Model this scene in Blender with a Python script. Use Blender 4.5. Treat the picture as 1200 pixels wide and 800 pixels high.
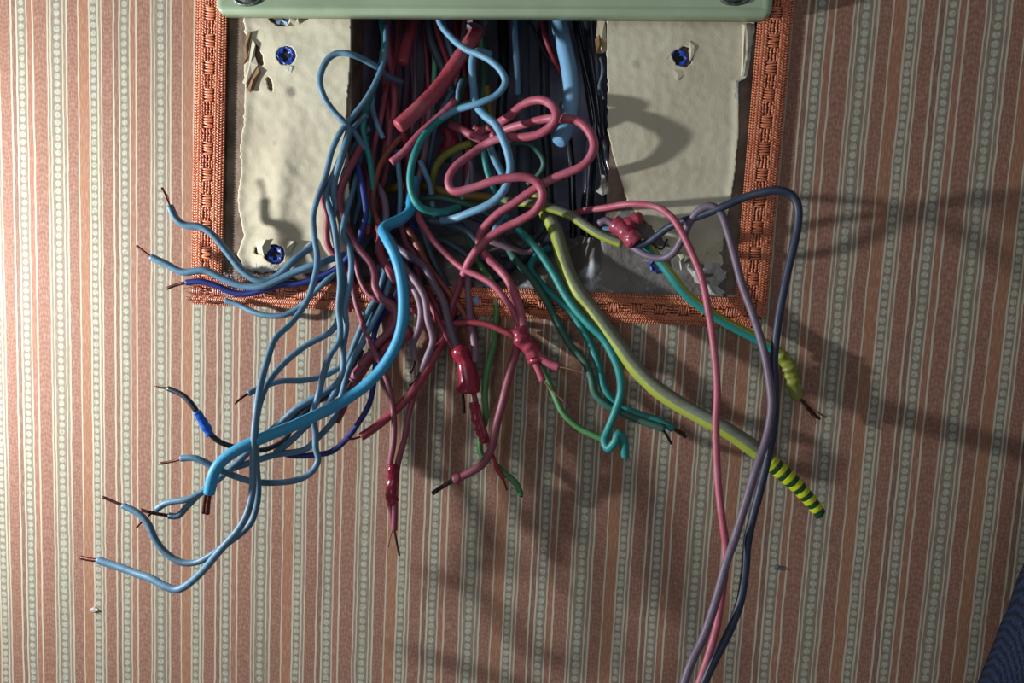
import bpy, bmesh, math, random
from mathutils import Vector, noise as mnoise
random.seed(7)
for o in list(bpy.data.objects): bpy.data.objects.remove(o)
SC = bpy.context.scene; COL = SC.collection

# ---------------------------------------------------------------- camera (wall plane is y = 0, X right, Z up, metres)
D = 0.40; FPX = 900.0; CAM = Vector((0, -D, 0))
yaw, pit, roll = -0.1104, 0.1056, -0.0480
def _axes():
    cy, sy, cp, sp, cr, sr = math.cos(yaw), math.sin(yaw), math.cos(pit), math.sin(pit), math.cos(roll), math.sin(roll)
    f = Vector((sy*cp, cy*cp, -sp)); r = Vector((cy, -sy, 0)); d = f.cross(r)
    return cr*r + sr*d, -sr*r + cr*d, f
RT, DN, FW = _axes()
cd = bpy.data.cameras.new('camera'); cam = bpy.data.objects.new('camera', cd); COL.objects.link(cam)
cd.sensor_width = 36; cd.lens = 36*FPX/1200; cd.clip_start = 0.01; cd.clip_end = 20
from mathutils import Matrix
M3 = Matrix((RT, -DN, -FW)).transposed()
cam.matrix_world = Matrix.Translation(CAM) @ M3.to_4x4()
SC.camera = cam
SC.view_settings.view_transform = 'Standard'; SC.view_settings.look = 'None'
SC.view_settings.gamma = 1; SC.view_settings.exposure = 0.0; SC.view_settings.use_curve_mapping = False

def P(x, y, h=0.0):
    """point of the place seen at photo pixel x, y that stands h millimetres off the wall"""
    v = (x-600)/FPX*RT + (y-400)/FPX*DN + FW
    return CAM + v*((D - h*0.001)/v.y)
def pxm(p): return (p-CAM).dot(FW)/FPX      # metres per pixel at point p

# ---------------------------------------------------------------- world and lamps
w = bpy.data.worlds.new('world'); SC.world = w; w.use_nodes = True
bg = w.node_tree.nodes['Background']; bg.inputs[0].default_value = (0.80, 0.88, 1.0, 1); bg.inputs[1].default_value = 0.16
def lamp(name, loc, target, size, power, color):
    l = bpy.data.lights.new(name, 'AREA'); l.shape = 'DISK'; l.size = size; l.energy = power; l.color = color
    o = bpy.data.objects.new(name, l); COL.objects.link(o); o.location = loc
    o.rotation_euler = (Vector(target)-Vector(loc)).to_track_quat('-Z', 'Y').to_euler()
    return o
lamp('work_lamp', (-0.53, -0.18, -0.03), (-0.10, 0, 0.0), 0.022, 4.1, (0.91, 0.97, 1.0))
lamp('fill_light', (-0.35, -1.5, 0.12), (0, 0, 0), 0.6, 2.4, (0.90, 0.95, 1.0))  # unseen fill, added to soften shadows and brighten the niche

# ---------------------------------------------------------------- helpers
def s2l(c):
    if isinstance(c, str):
        c = c.lstrip('#'); c = [int(c[i:i+2], 16)/255 for i in (0, 2, 4)]
        c = [x/12.92 if x <= .04045 else ((x+.055)/1.055)**2.4 for x in c]
    return tuple(c[:3])+(1.0,)
class NT:
    def __init__(s, name):
        s.m = bpy.data.materials.new(name); s.m.use_nodes = True; s.t = s.m.node_tree; s.b = s.t.nodes['Principled BSDF']
    def n(s, kind, **kw):
        x = s.t.nodes.new(kind)
        for k, v in kw.items(): setattr(x, k, v)
        return x
    def lk(s, a, b): s.t.links.new(a, b)
    def put(s, sock, v):
        if hasattr(v, 'is_linked') or hasattr(v, 'links'): s.lk(v, sock)
        else: sock.default_value = v
    def math(s, op, a, b=0.0, c=0.0):
        x = s.n('ShaderNodeMath', operation=op); s.put(x.inputs[0], a); s.put(x.inputs[1], b); s.put(x.inputs[2], c); return x.outputs[0]
    def mix(s, f, a, b, mode='MIX'):
        x = s.n('ShaderNodeMix', data_type='RGBA', blend_type=mode); s.put(x.inputs[0], f); s.put(x.inputs[6], a); s.put(x.inputs[7], b); return x.outputs[2]
    def noise(s, scale, detail=3, vec=None, rough=.55):
        x = s.n('ShaderNodeTexNoise'); x.inputs['Scale'].default_value = scale; x.inputs['Detail'].default_value = detail; x.inputs['Roughness'].default_value = rough
        if vec: s.lk(vec, x.inputs['Vector'])
        return x.outputs['Fac']
    def ramp(s, f, lo, hi):
        x = s.n('ShaderNodeMapRange'); s.put(x.inputs[0], f); x.inputs[1].default_value = lo; x.inputs[2].default_value = hi; return x.outputs[0]
    def obj(s): return s.n('ShaderNodeTexCoord').outputs['Object']
    def bump(s, h, st, dist=.0005):
        x = s.n('ShaderNodeBump'); x.inputs['Strength'].default_value = st; x.inputs['Distance'].default_value = dist; s.put(x.inputs['Height'], h); s.lk(x.outputs[0], s.b.inputs['Normal'])
    def out(s, c, rough=.6, metal=0, spec=.5):
        s.put(s.b.inputs['Base Color'], c); s.put(s.b.inputs['Roughness'], rough); s.b.inputs['Metallic'].default_value = metal; s.b.inputs['Specular IOR Level'].default_value = spec; return s.m
CABLE_RED = ('#a83c4a', '#b98c98')
def mottled(name, c1, c2, scale=120, lo=.4, hi=.65, rough=.6, metal=0, bst=.3, bsc=900, bd=.0003, spec=.4):
    t = NT(name); v = t.obj(); f = t.ramp(t.noise(scale, 4, v), lo, hi)
    t.bump(t.noise(bsc, 3, v), bst, bd)
    return t.out(t.mix(f, s2l(c1), s2l(c2)), rough, metal, spec)
MAT = {}
def wm(name, c, dust='#8d8f94', amt=.5, rough=.5):
    """plastic cable jacket with uneven dust"""
    t = NT(name); v = t.obj(); f = t.ramp(t.noise(70, 4, v), .48, .75); f2 = t.ramp(t.noise(600, 3, v), .45, .7)
    k = t.math('MULTIPLY', t.math('ADD', t.math('MULTIPLY', f, .7), t.math('MULTIPLY', f2, .3)), amt)
    t.bump(t.noise(1400, 2, v), .25, .0002)
    MAT[name] = t.out(t.mix(k, s2l(c), s2l(dust)), rough, 0, .45); return MAT[name]
wm('slate', '#567b92', '#46535d', .75); wm('slate_dark', '#3a4d59', '#5b6268', .5); wm('sky', '#3090b8', '#5c93ab', .4)
wm('pale_blue', '#6f9dc0', '#93abc0', .6); wm('loop_blue', '#5f90ac', '#7a8f9c', .6); wm('navy', '#1d2a72', '#3c4468', .4); wm('ink', '#262c40', '#3d4252', .6)
wm('pink', '#a64a5b', '#b07b88', .6); wm('red', '#8f303c', '#8e5560', .5); wm('maroon', '#883e4d', '#77535c', .6); wm('mauve', '#7d5d6c', '#7f737c', .7)
wm('dusty_mauve', '#655262', '#78707e', .6); wm('rust', '#86402f', '#80534e', .6); wm('deep_red', '#7d1e30', '#5c3a42', .6)
wm('teal', '#1f7f7a', '#3f6f70', .5); wm('dark_green', '#2f5b4c', '#4c5c55', .6); wm('mid_green', '#4a8045', '#55705a', .6); wm('mint', '#62b48a', '#6d9080', .5)
wm('lime', '#979f38', '#8b9150', .5); wm('olive', '#83862f', '#6c6b48', .7); wm('mustard', '#8f7426', '#6a5c3a', .6); wm('black', '#2a2a32', '#38383e', .6, .35)
wm('lime_dust_shade', '#6c705a', '#85877c', .9, .7); wm('gloss_black', '#23252e', '#2a2c36', .5, .15); wm('grey_pipe', '#4c5560', '#4c525a', .7, .6)  # dusty lime: grey dust plus shade painted into the jacket colour
wm('tape_red', '#8e1c33', '#95394a', .6, .24); wm('tape_blue', '#1757b8', '#2a62b8', .4, .3); wm('tape_yellow', '#bfc41c', '#a2a332', .5, .3); wm('tape_green', '#123f1e', '#33523a', .4, .3)
wm('cable_red', '#a53a46', '#ab7c86', .7); wm('tape_dull', '#953043', '#a06672', .6, .33)
MAT['copper'] = mottled('copper', '#6a3c2e', '#3c2622', 500, rough=.42, metal=.75)
MAT['bright_copper'] = mottled('bright_copper', '#d9a083', '#9a6a55', 500, rough=.3, metal=.85)
MAT['dark_core'] = mottled('dark_core', '#3c3330', '#241c1c', 500, rough=.5, metal=.5)
MAT['hole'] = mottled('hole', '#08080a', '#101014')
MAT['cover'] = mottled('sage_paint', '#9cab8c', '#929f82', 30, rough=.38, bst=.12, bsc=260, bd=.0004)
MAT['screw'] = mottled('screw_metal', '#70766c', '#3c403a', 300, rough=.4, metal=.6)
MAT['plug'] = mottled('plug_blue', '#2745a8', '#182f78', 300, rough=.4)
MAT['plug_pale'] = mottled('plug_pale_blue', '#6f9cc4', '#8a93a0', 300, rough=.5)
MAT['niche'] = mottled('niche_dark', '#a5a6ba', '#7c7c90', 40, rough=.8, bst=.5, bsc=150, bd=.002)
MAT['brown'] = mottled('cut_board', '#84705f', '#5a493c', 60, rough=.85, bst=.6, bsc=300, bd=.001)
def mortar_mat():
    t = NT('mortar'); v = t.obj(); a = t.ramp(t.noise(45, 4, v), .4, .65); b = t.ramp(t.noise(70, 5, v, .7), .58, .68)
    col = t.mix(a, s2l('#6c6660'), s2l('#857f78')); col = t.mix(t.math('MULTIPLY', b, .8), col, s2l('#b4b8bc'))
    m_ = t.n('ShaderNodeVectorMath', operation='DISTANCE'); t.lk(v, m_.inputs[0]); m_.inputs[1].default_value = P(692, 316, -8)
    k = t.math('SUBTRACT', 1.0, t.ramp(t.math('ADD', m_.outputs['Value'], t.math('MULTIPLY', t.noise(160, 4, v), .014)), .009, .014)); col = t.mix(t.math('MULTIPLY', k, .85), col, s2l('#c0c6cc'))
    t.bump(t.noise(250, 4, v), .7, .0012); return t.out(col, .9, 0, .2)
MAT['mortar'] = mortar_mat()
MAT['plaster'] = mottled('white_plaster', '#bfbdb2', '#96948c', 200, rough=.85, bst=.8, bsc=500, bd=.001)
MAT['lint'] = mottled('lint', '#c9bdb6', '#a8948c', 300, rough=.9)
MAT['flake_brown'] = mottled('torn_board', '#8a6a48', '#6e5236', 200, rough=.9)
def panel_mat():
    t = NT('cream_panel'); v = t.obj()
    a = t.ramp(t.noise(14, 4, v), .38, .68); b = t.ramp(t.noise(55, 5, v), .55, .72); c = t.ramp(t.noise(230, 4, v), .6, .75)
    col = t.mix(a, s2l('#cbc1a8'), s2l('#bbae93')); col = t.mix(t.math('MULTIPLY', b, .35), col, s2l('#9c8f74')); col = t.mix(t.math('MULTIPLY', c, .25), col, s2l('#8b8478'))
    for (sx, sy, r) in ((341, 108, .0034), (745, 75, .0028), (323, 168, .0022)):
        q = P(sx, sy, 0); m_ = t.n('ShaderNodeVectorMath', operation='DISTANCE'); t.lk(v, m_.inputs[0]); m_.inputs[1].default_value = q
        k = t.math('SUBTRACT', 1.0, t.ramp(t.math('ADD', m_.outputs['Value'], t.math('MULTIPLY', t.noise(500, 2, v), .0012)), r*.6, r*1.25)); col = t.mix(t.math('MULTIPLY', k, .7 if sx == 341 else .3), col, s2l('#5a5048'))
    t.bump(t.math('ADD', t.noise(900, 2, v), t.math('MULTIPLY', t.noise(50, 3, v), 4)), .22, .0004)
    return t.out(col, .7, 0, .3)
MAT['panel'] = panel_mat()
def braid_mat():
    t = NT('orange_braid'); v = t.obj(); f = t.ramp(t.noise(900, 2, v), .3, .7); g = t.ramp(t.noise(60, 3, v), .4, .7)
    col = t.mix(f, s2l('#bd6442'), s2l('#de9068')); col = t.mix(t.math('MULTIPLY', g, .4), col, s2l('#a84a2c'))
    return t.out(col, .34, 0, .6)
MAT['braid'] = braid_mat(); MAT['braid_back'] = mottled('braid_backing', '#7c3422', '#5c271b', 500, rough=.7)
def denim_mat():
    t = NT('ribbed_cloth'); v = t.obj(); wv = t.n('ShaderNodeTexWave', wave_type='BANDS', bands_direction='X'); t.lk(v, wv.inputs['Vector'])
    wv.inputs['Scale'].default_value = 320; wv.inputs['Distortion'].default_value = 1.2; wv.inputs['Detail'].default_value = 2
    n = t.ramp(t.noise(1500, 2, v), .5, .75); col = t.mix(wv.outputs['Fac'], s2l('#0c1018'), s2l('#1d2740')); col = t.mix(t.math('MULTIPLY', n, .5), col, s2l('#3d4a66'))
    t.bump(wv.outputs['Fac'], .6, .0006); return t.out(col, .9, 0, .2)
MAT['denim'] = denim_mat()

PER = 0.14994*D; X0 = -0.7768*D
def wallpaper():
    t = NT('striped_wallpaper'); v = t.obj()
    sp = t.n('ShaderNodeSeparateXYZ'); t.lk(v, sp.inputs[0]); x, z = sp.outputs[0], sp.outputs[2]
    wob = t.math('MULTIPLY', t.math('SUBTRACT', t.noise(55, 2, v), .5), .0012)
    xx = t.math('ADD', x, wob)
    u = t.math('FRACT', t.math('ADD', t.math('DIVIDE', t.math('SUBTRACT', xx, X0), PER), 100.1))
    R, L, G, V, O, T, B = '#906350', '#b5ab94', '#837262', '#8e6452', '#93664d', '#7f7161', '#7a5b4d'
    st = [(0,R),(.022,L),(.036,V),(.166,L),(.178,G),(.198,L),(.210,T),(.316,L),(.328,G),(.350,L),(.364,V),(.466,L),(.480,O),(.572,L),(.586,T),(.656,L),(.668,G),(.689,L),(.701,V),(.808,L),(.822,B),(.862,L),(.876,T),(.962,L),(.974,R)]
    cr = t.n('ShaderNodeValToRGB'); e = cr.color_ramp; e.interpolation = 'CONSTANT'
    e.elements[0].position = 0; e.elements[0].color = s2l(R); e.elements[1].position = .022; e.elements[1].color = s2l(L)
    for p, c in st[2:]:
        k = e.elements.new(p); k.color = s2l(c)
    t.lk(u, cr.inputs[0]); col = cr.outputs[0]
    # chevrons
    for c, hw, pitch, sg in ((.101, .058, .0031, 1), (.415, .046, .0025, 1), (.755, .048, .0025, -1)):
        d = t.math('ABSOLUTE', t.math('SUBTRACT', u, c)); inside = t.math('LESS_THAN', d, hw)
        ph = t.math('FRACT', t.math('DIVIDE', t.math('ADD', z, t.math('MULTIPLY', d, sg*PER*.5)), pitch))
        k = t.ramp(t.math('ABSOLUTE', t.math('SUBTRACT', ph, .5)), .12, .34)
        col = t.mix(t.math('MULTIPLY', t.math('MULTIPLY', k, inside), .4), col, s2l('#6c493d'))
    # dots
    for c, r, off in ((.264, .00176, .2), (.621, .0016, .6), (.919, .00166, .9)):
        dx = t.math('MULTIPLY', t.math('SUBTRACT', u, c), PER)
        dz = t.math('MULTIPLY', t.math('SUBTRACT', t.math('FRACT', t.math('ADD', t.math('DIVIDE', z, .00412), off)), .5), .00412)
        rr = t.math('SQRT', t.math('ADD', t.math('MULTIPLY', dx, dx), t.math('MULTIPLY', dz, dz)))
        rr = t.math('ADD', rr, t.math('MULTIPLY', t.math('SUBTRACT', t.noise(420, 2, v), .5), .0007))
        m = t.math('SUBTRACT', 1.0, t.ramp(rr, r*.88, r*1.06))
        col = t.mix(t.math('MULTIPLY', m, t.ramp(t.noise(650, 3, v), .15, .6)), col, s2l('#a7a996'))
    # weave grain and wear
    sc = t.n('ShaderNodeMapping'); t.lk(v, sc.inputs[0]); sc.inputs['Scale'].default_value = (1, 1, .15)
    g1 = t.noise(1500, 2, sc.outputs[0]); g2 = t.noise(35, 4, v)
    col = t.mix(t.math('MULTIPLY', t.ramp(g1, .45, .75), .28), col, s2l('#d0b8a4'))
    col = t.mix(t.math('MULTIPLY', t.ramp(g2, .5, .75), .12), col, s2l('#6a5448'))
    t.bump(g1, .35, .0003); return t.out(col, .8, 0, .25)
MAT['wallpaper'] = wallpaper()

def meshobj(name, verts, faces, mats, parent=None, smooth=True, fm=None):
    me = bpy.data.meshes.new(name); me.from_pydata([tuple(v) for v in verts], [], faces)
    for m in (mats if isinstance(mats, (list, tuple)) else [mats]): me.materials.append(MAT[m])
    if fm: me.polygons.foreach_set('material_index', fm)
    me.polygons.foreach_set('use_smooth', [smooth]*len(me.polygons)); me.update()
    o = bpy.data.objects.new(name, me); COL.objects.link(o)
    if parent: o.parent = parent; o.matrix_parent_inverse = parent.matrix_world.inverted()
    return o
def tag(o, label, cat, group=None):
    o['label'] = label; o['category'] = cat
    if group: o['group'] = group
    return o
def empty(name, loc, label, cat, group=None):
    o = bpy.data.objects.new(name, None); COL.objects.link(o); o.location = loc; o.empty_display_size = .01
    o.matrix_world = Matrix.Translation(loc)
    return tag(o, label, cat, group)
def struct(o): o['kind'] = 'structure'; return o
def boxes(name, bl, mat, parent=None, smooth=False):
    vs, fs = [], []
    for a, b in bl:
        n = len(vs)
        vs += [(x, y, z) for x in (a[0], b[0]) for y in (a[1], b[1]) for z in (a[2], b[2])]
        fs += [tuple(n+i for i in f) for f in ((0,1,3,2),(4,6,7,5),(0,4,5,1),(2,3,7,6),(0,2,6,4),(1,5,7,3))]
    return meshobj(name, vs, fs, mat, parent, smooth)

def catmull(pts, step):
    out = []; n = len(pts)
    for i in range(n-1):
        p0, p1, p2, p3 = pts[max(i-1, 0)], pts[i], pts[i+1], pts[min(i+2, n-1)]
        k = max(2, int((p2-p1).length/step))
        for j in range(k):
            t = j/k
            out.append(.5*((2*p1)+(p2-p0)*t+(2*p0-5*p1+4*p2-p3)*t*t+(3*p1-p0-3*p2+p3)*t*t*t))
    out.append(pts[-1]); return out
def lift_left(x, y):       # the wires splay away from the wall towards lower left
    return 30*min(1, max(0, (430-x)/180))*min(1, max(0, (y-360)/110))
def parse(s, h0=0.0):
    raw = [[float(v) for v in q.split(',')] for q in s.split()]
    hs = [(i, q[2]) for i, q in enumerate(raw) if len(q) > 2] or [(0, h0)]
    res = []
    for i, q in enumerate(raw):
        lo = [a for a in hs if a[0] <= i]; hi = [a for a in hs if a[0] >= i]
        if lo and hi:
            a, b = lo[-1], hi[0]; t = 0 if a[0] == b[0] else (i-a[0])/(b[0]-a[0]); t = t*t*(3-2*t)*.5+t*.5; h = a[1]+(b[1]-a[1])*t
        else: h = (lo or hi)[-1 if lo else 0][1]
        h += lift_left(q[0], q[1]); res.append((q[0], q[1], h))
    return res
def tube(name, path, wpx, mat, parent=None, seg=10, sectors=None, lump=0.0, widths=None, hollow=(False, False), wob=.05, step=3.2):
    """jacket swept along a path of points; wpx is the breadth seen in the photo"""
    pm = sum(pxm(p) for p in path)/len(path)
    pts = catmull(path, step*pm) if len(path) > 2 else [path[0].lerp(path[1], i/4) for i in range(5)]
    seed = random.uniform(0, 99); vs, fs, fm = [], [], []
    # small hand-bent kinks
    if wob:
        pts = [p + Vector((mnoise.noise(Vector((seed, i*.07, 1))), mnoise.noise(Vector((seed, i*.07, 5))), mnoise.noise(Vector((seed, i*.07, 9)))))*wob*wpx*pm*2.2*min(1, i/4, (len(pts)-1-i)/4) for i, p in enumerate(pts)]
    n = len(pts); prev = None
    for i, p in enumerate(pts):
        t = (pts[min(i+1, n-1)]-pts[max(i-1, 0)]).normalized()
        s = t.cross(Vector((0, -1, 0)))
        if prev is not None and (s.length < .25): s = prev - t*prev.dot(t)
        if s.length < 1e-4: s = t.cross(Vector((1, 0, 0)))
        s.normalize()
        if prev is not None and s.dot(prev) < 0 and abs(t.y) > .7: s = -s
        prev = s; q = s.cross(t).normalized()
        wd = wpx if widths is None else widths[0]+(widths[1]-widths[0])*i/(n-1)
        r = wd*pm*.5
        if lump: r *= 1+lump*mnoise.noise(Vector((seed, i*.3, 0)))*1.6
        else: r *= 1+.06*mnoise.noise(Vector((seed, i*.2, 0)))
        for k in range(seg):
            a = 2*math.pi*k/seg; rr = r
            if lump: rr *= 1+lump*mnoise.noise(Vector((seed+math.cos(a)*1.3, i*.25, math.sin(a)*1.3)))
            vs.append(p + (s*math.cos(a)+q*math.sin(a))*rr)
    for i in range(n-1):
        for k in range(seg):
            k2 = (k+1) % seg; fs.append((i*seg+k, i*seg+k2, (i+1)*seg+k2, (i+1)*seg+k))
            if sectors:
                a = (k+.5)/seg; fm.append(next((j for j, (lo, hi) in enumerate(sectors, 1) if lo <= a < hi), 0))
            else: fm.append(0)
    mats = [mat] if isinstance(mat, str) else list(mat); hi_ = len(mats); mats = mats+['hole']
    for end, base in ((0, 0), (1, (n-1)*seg)):
        c = pts[0] if end == 0 else pts[-1]; d = (pts[1]-pts[0] if end == 0 else pts[-2]-pts[-1]).normalized()
        ring = list(range(base, base+seg))
        r0 = (Vector(vs[base])-c).length
        b2 = len(vs)
        if hollow[end]:
            vs += [c+(Vector(vs[j])-c)*.66 for j in ring]; vs += [c+(Vector(vs[j])-c)*.6+d*r0*1.6 for j in ring]
            for k in range(seg):
                k2 = (k+1) % seg
                fs.append((ring[k], ring[k2], b2+k2, b2+k)); fm.append(0)
                fs.append((b2+k, b2+k2, b2+seg+k2, b2+seg+k)); fm.append(hi_)
            fs.append(tuple(range(b2+seg, b2+2*seg))); fm.append(hi_)
        else:
            vs += [c+(Vector(vs[j])-c)*.72-d*r0*.18 for j in ring]
            for k in range(seg):
                k2 = (k+1) % seg; fs.append((ring[k], ring[k2], b2+k2, b2+k)); fm.append(0)
            fs.append(tuple(range(b2, b2+seg))); fm.append(0)
    o = meshobj(name, vs, fs, mats, parent, True, fm)
    bm = bmesh.new(); bm.from_mesh(o.data); bmesh.ops.recalc_face_normals(bm, faces=bm.faces); bm.to_mesh(o.data); bm.free()
    return o

def W(spec, width, mat, label, name='wire', cat='wire', cores=(), tapes=(), group=None, h=0, **kw):
    """cores: (path string, width, material); tapes: (path string, width, material)"""
    width *= 1.07; raw = parse(spec, h); path = [P(*q) for q in raw]
    if not cores and not tapes:
        return tag(tube(name, path, width, mat, **kw), label, cat, group)
    root = empty(name, path[0], label, cat, group)
    tube('insulation', path, width, mat, root, **kw)
    for c in cores:
        tube('copper_core', [P(*q) for q in parse(c[0])], c[1], c[2] if len(c) > 2 else 'copper', root, seg=7, wob=.12)
    for c in tapes:
        tube('tape_wrap', [P(*q) for q in parse(c[0])], c[1], c[2], root, seg=12, lump=.24, wob=.1, step=1.6, widths=c[3] if len(c) > 3 else None)
    return root

# ---------------------------------------------------------------- setting: papered wall with the opening, niche behind it
zb = P(560, 346).z; xl = P(262, 200).x; xr = P(880, 200).x; xr2 = P(868, 346).x
wl = boxes('wall_back', [((-.62, 0, -.5), (xl, .02, .42)), ((xr, 0, -.5), (.55, .02, .42)), ((xl, 0, -.5), (xr, .02, zb)), ((xl, 0, .30), (xr, .02, .42))], 'wallpaper'); struct(wl)
# brown cut board framing the niche, set back in the opening
cl = P(414, 150, -6).x; crr = P(716, 150, -6).x; zl = P(560, 318, -6).z
fr = boxes('wall_recess', [((xl-.01, .0012, zb-.01), (cl, .02, .30)), ((crr, .0012, zb-.01), (xr+.01, .02, .30)), ((cl, .006, zb-.01), (crr, .02, zl-.006))], 'brown'); struct(fr)
nd = .085
ni = boxes('wall_niche', [((cl-.01, nd, zb-.03), (crr+.01, nd+.01, .30)), ((cl-.01, .02, zb-.03), (cl, nd, .30)), ((crr, .02, zb-.03), (crr+.01, nd, .30)), ((cl-.01, .02, zb-.03), (crr+.01, nd, zb-.02))], 'niche'); struct(ni)
def heightgrid(name, x0, x1, y0, y1, nx, ny, hf, mask, mats, thick=0, parent=None, fmf=None, smooth_edge=4):
    vs, fs, fm = [], [], []; idx = {}
    def vid(i, j):
        if (i, j) not in idx:
            x = x0+(x1-x0)*i/nx; y = y0+(y1-y0)*j/ny; idx[(i, j)] = len(vs); vs.append(P(x, y, hf(x, y)))
        return idx[(i, j)]
    for i in range(nx):
        for j in range(ny):
            cx = x0+(x1-x0)*(i+.5)/nx; cy = y0+(y1-y0)*(j+.5)/ny
            if mask(cx, cy): fs.append((vid(i, j), vid(i, j+1), vid(i+1, j+1), vid(i+1, j))); fm.append(fmf(cx, cy) if fmf else 0)
    bcnt = {}
    for f in fs:
        for a, b in zip(f, f[1:]+f[:1]):
            if (b, a) in bcnt: del bcnt[(b, a)]
            else: bcnt[(a, b)] = 1
    nb = {}
    for a, b in bcnt: nb.setdefault(a, []).append(b); nb.setdefault(b, []).append(a)
    for _ in range(smooth_edge):
        new = {k: (vs[q[0]]+vs[q[1]])*.3+vs[k]*.4 for k, q in nb.items() if len(q) == 2}
        for k, v in new.items(): vs[k] = v
    if thick:                      # back skin and torn rims
        n = len(vs); cnt = {}
        for f, m in zip(fs, fm):
            for a, b in zip(f, f[1:]+f[:1]):
                if (b, a) in cnt: del cnt[(b, a)]
                else: cnt[(a, b)] = m
        vs += [v+Vector((0, thick, 0)) for v in vs]
        back = [tuple(reversed([q+n for q in f])) for f in fs]
        rim = [(b, a, a+n, b+n) for (a, b) in cnt]; fm = fm+fm+list(cnt.values()); fs = fs+back+rim
    o = meshobj(name, vs, fs, mats, parent, True, fm); return o
def nz(x, y, s, o=0): return mnoise.noise(Vector((x*s, y*s, o)))
# rough mortar sill sloping from the niche floor up to the opening
def sill_h(x, y):
    h = -2-52*(max(0, (340-y)/74))**1.2+2.2*nz(x, y, .07)+1.0*nz(x, y, .2, 3)
    k = min(1, max(0, (x-676)/30)); return h*(1-k)+k*(-.75+.25*nz(x, y, .1))
mo = heightgrid('wall_sill', 416, 850, 240, 352, 180, 46, sill_h,
    lambda x, y: y > 274+7*nz(x, 0, .05)-max(0, min(34, (x-700)*1.0)) and y < 350, ['mortar'], thick=.002); struct(mo)

# cream panels of the opening
def lerp1(tab, y):
    for a, b in zip(tab, tab[1:]):
        if a[0] <= y <= b[0]: return a[1]+(b[1]-a[1])*(y-a[0])/(b[0]-a[0])
    return tab[0][1] if y < tab[0][0] else tab[-1][1]
def ell(x, y, cx, cy, a, b, rot=0):
    c, s = math.cos(rot), math.sin(rot); dx, dy = x-cx, y-cy; u = (dx*c+dy*s)/a; v = (-dx*s+dy*c)/b; return u*u+v*v
LPl = [(-40, 283), (30, 286), (60, 292), (80, 286), (100, 287), (140, 286), (175, 281), (200, 283), (235, 278), (262, 283), (275, 286), (300, 278), (318, 290)]
LPr = [(-40, 412), (60, 411), (130, 406), (200, 408), (322, 410)]
def lmask(x, y):
    if not (lerp1(LPl, y)+2.2*nz(0, y, .12)+1.5*nz(3, y, .5) < x < lerp1(LPr, y)+1*nz(5, y, .2)): return False
    if y > 318+3.5*nz(x, 0, .06, 4)+2*nz(x, 0, .3, 4) - max(0, (296-x))*.5: return False
    if ell(x, y, 335, 65, 11.5, 11.5)+.25*nz(x, y, .3) < 1: return False
    if ell(x, y, 322, 298, 12, 12)+.3*nz(x, y, .3) < 1: return False
    if ell(x, y, 301, 62, 4.5, 16, .42*-1)+.7*nz(x, y, .22) < 1: return False
    if ell(x, y, 296, 93, 3.2, 13, .45)+.5*nz(x, y, .3) < 1: return False
    if ell(x, y, 316, 98, 3, 9, -.3)+.9*nz(x, y, .25) < 1: return False
    if ell(x, y, 332, 22, 16, 9)+.4*nz(x, y, .2) < 1: return False
    if ell(x, y, 305, 293, 7, 6, -.3)+.6*nz(x, y, .25) < 1: return False
    return True
def lh(x, y):
    h = -3.6+.9*nz(x, y, .02, 1)+.25*nz(x, y, .09)
    h += 1.6*math.exp(-((x-(330-(y-200)*.12))/16)**2)*min(1, max(0, (y-110)/90))   # swelling down the middle
    h += 1.2*math.exp(-ell(x, y, 322, 297, 22, 18)*.9)+.8*math.exp(-ell(x, y, 335, 65, 18, 18))
    h += .9*math.exp(-((x-lerp1(LPl, y))/7)**2)
    return h+3.6
def lfm(x, y): return 1 if (y > 311+3*nz(x, y, .2)) else 0
lp = empty('panel', P(340, 170, -4), 'cream painted panel left of the niche, peeled along its left edge', 'panel')
heightgrid('board', 276, 416, -40, 324, 118, 304, lh, lmask, ['panel', 'plaster'], thick=.0012, parent=lp, fmf=lfm)
# splinters and torn paper curls
def flake(parent, name, pts, h, mat, t=.6, lift=1.5):
    n = len(pts); vs = []
    for k, (x, y) in enumerate(pts): vs.append(P(x, y, (h+3.6 if h > -5 and h < -1 else h)+lift*(k % 2)*.8+.6*random.random()))
    c = sum(vs, Vector())/n; vs2 = [v+Vector((0, t*.001, 0)) for v in vs]
    allv = vs+vs2+[c+Vector((0, -lift*.0006, 0)), c+Vector((0, t*.001, 0))]
    fs = [(k, (k+1) % n, 2*n) for k in range(n)]+[((k+1) % n+n, k+n, 2*n+1) for k in range(n)]+[(k, k+n, (k+1) % n+n, (k+1) % n) for k in range(n)]
    return meshobj(name, allv, fs, mat, parent, False)
flake(lp, 'splinter', [(290, 38), (294, 37), (292, 52), (289, 68), (285, 75), (286, 55)], -3, 'flake_brown')
flake(lp, 'splinter', [(302, 78), (304, 84), (299, 98), (293, 108), (289, 106), (295, 92)], -3, 'flake_brown')
flake(lp, 'torn_curl', [(295, 44), (299, 52), (298, 64), (302, 76), (295, 86), (288, 99), (284, 97), (291, 84), (293, 62)], -3.0, 'panel', lift=.6)
flake(lp, 'torn_curl', [(300, 284), (312, 280), (318, 290), (309, 299), (302, 296)], -2.2, 'panel', lift=2.5)
flake(lp, 'torn_curl', [(334, 280), (345, 283), (341, 296), (335, 301), (333, 290)], -2.2, 'panel', lift=2.5)
flake(lp, 'torn_curl', [(340, 20), (346, 24), (343, 30), (336, 31)], -2.2, 'panel', lift=2)
flake(lp, 'torn_curl', [(336, 75), (343, 78), (341, 85), (334, 82)], -3.2, 'plaster', lift=.3)
RPl = [(-40, 710), (100, 712), (150, 712), (180, 718), (215, 729), (240, 736), (262, 760), (296, 792), (345, 826)]
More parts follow.
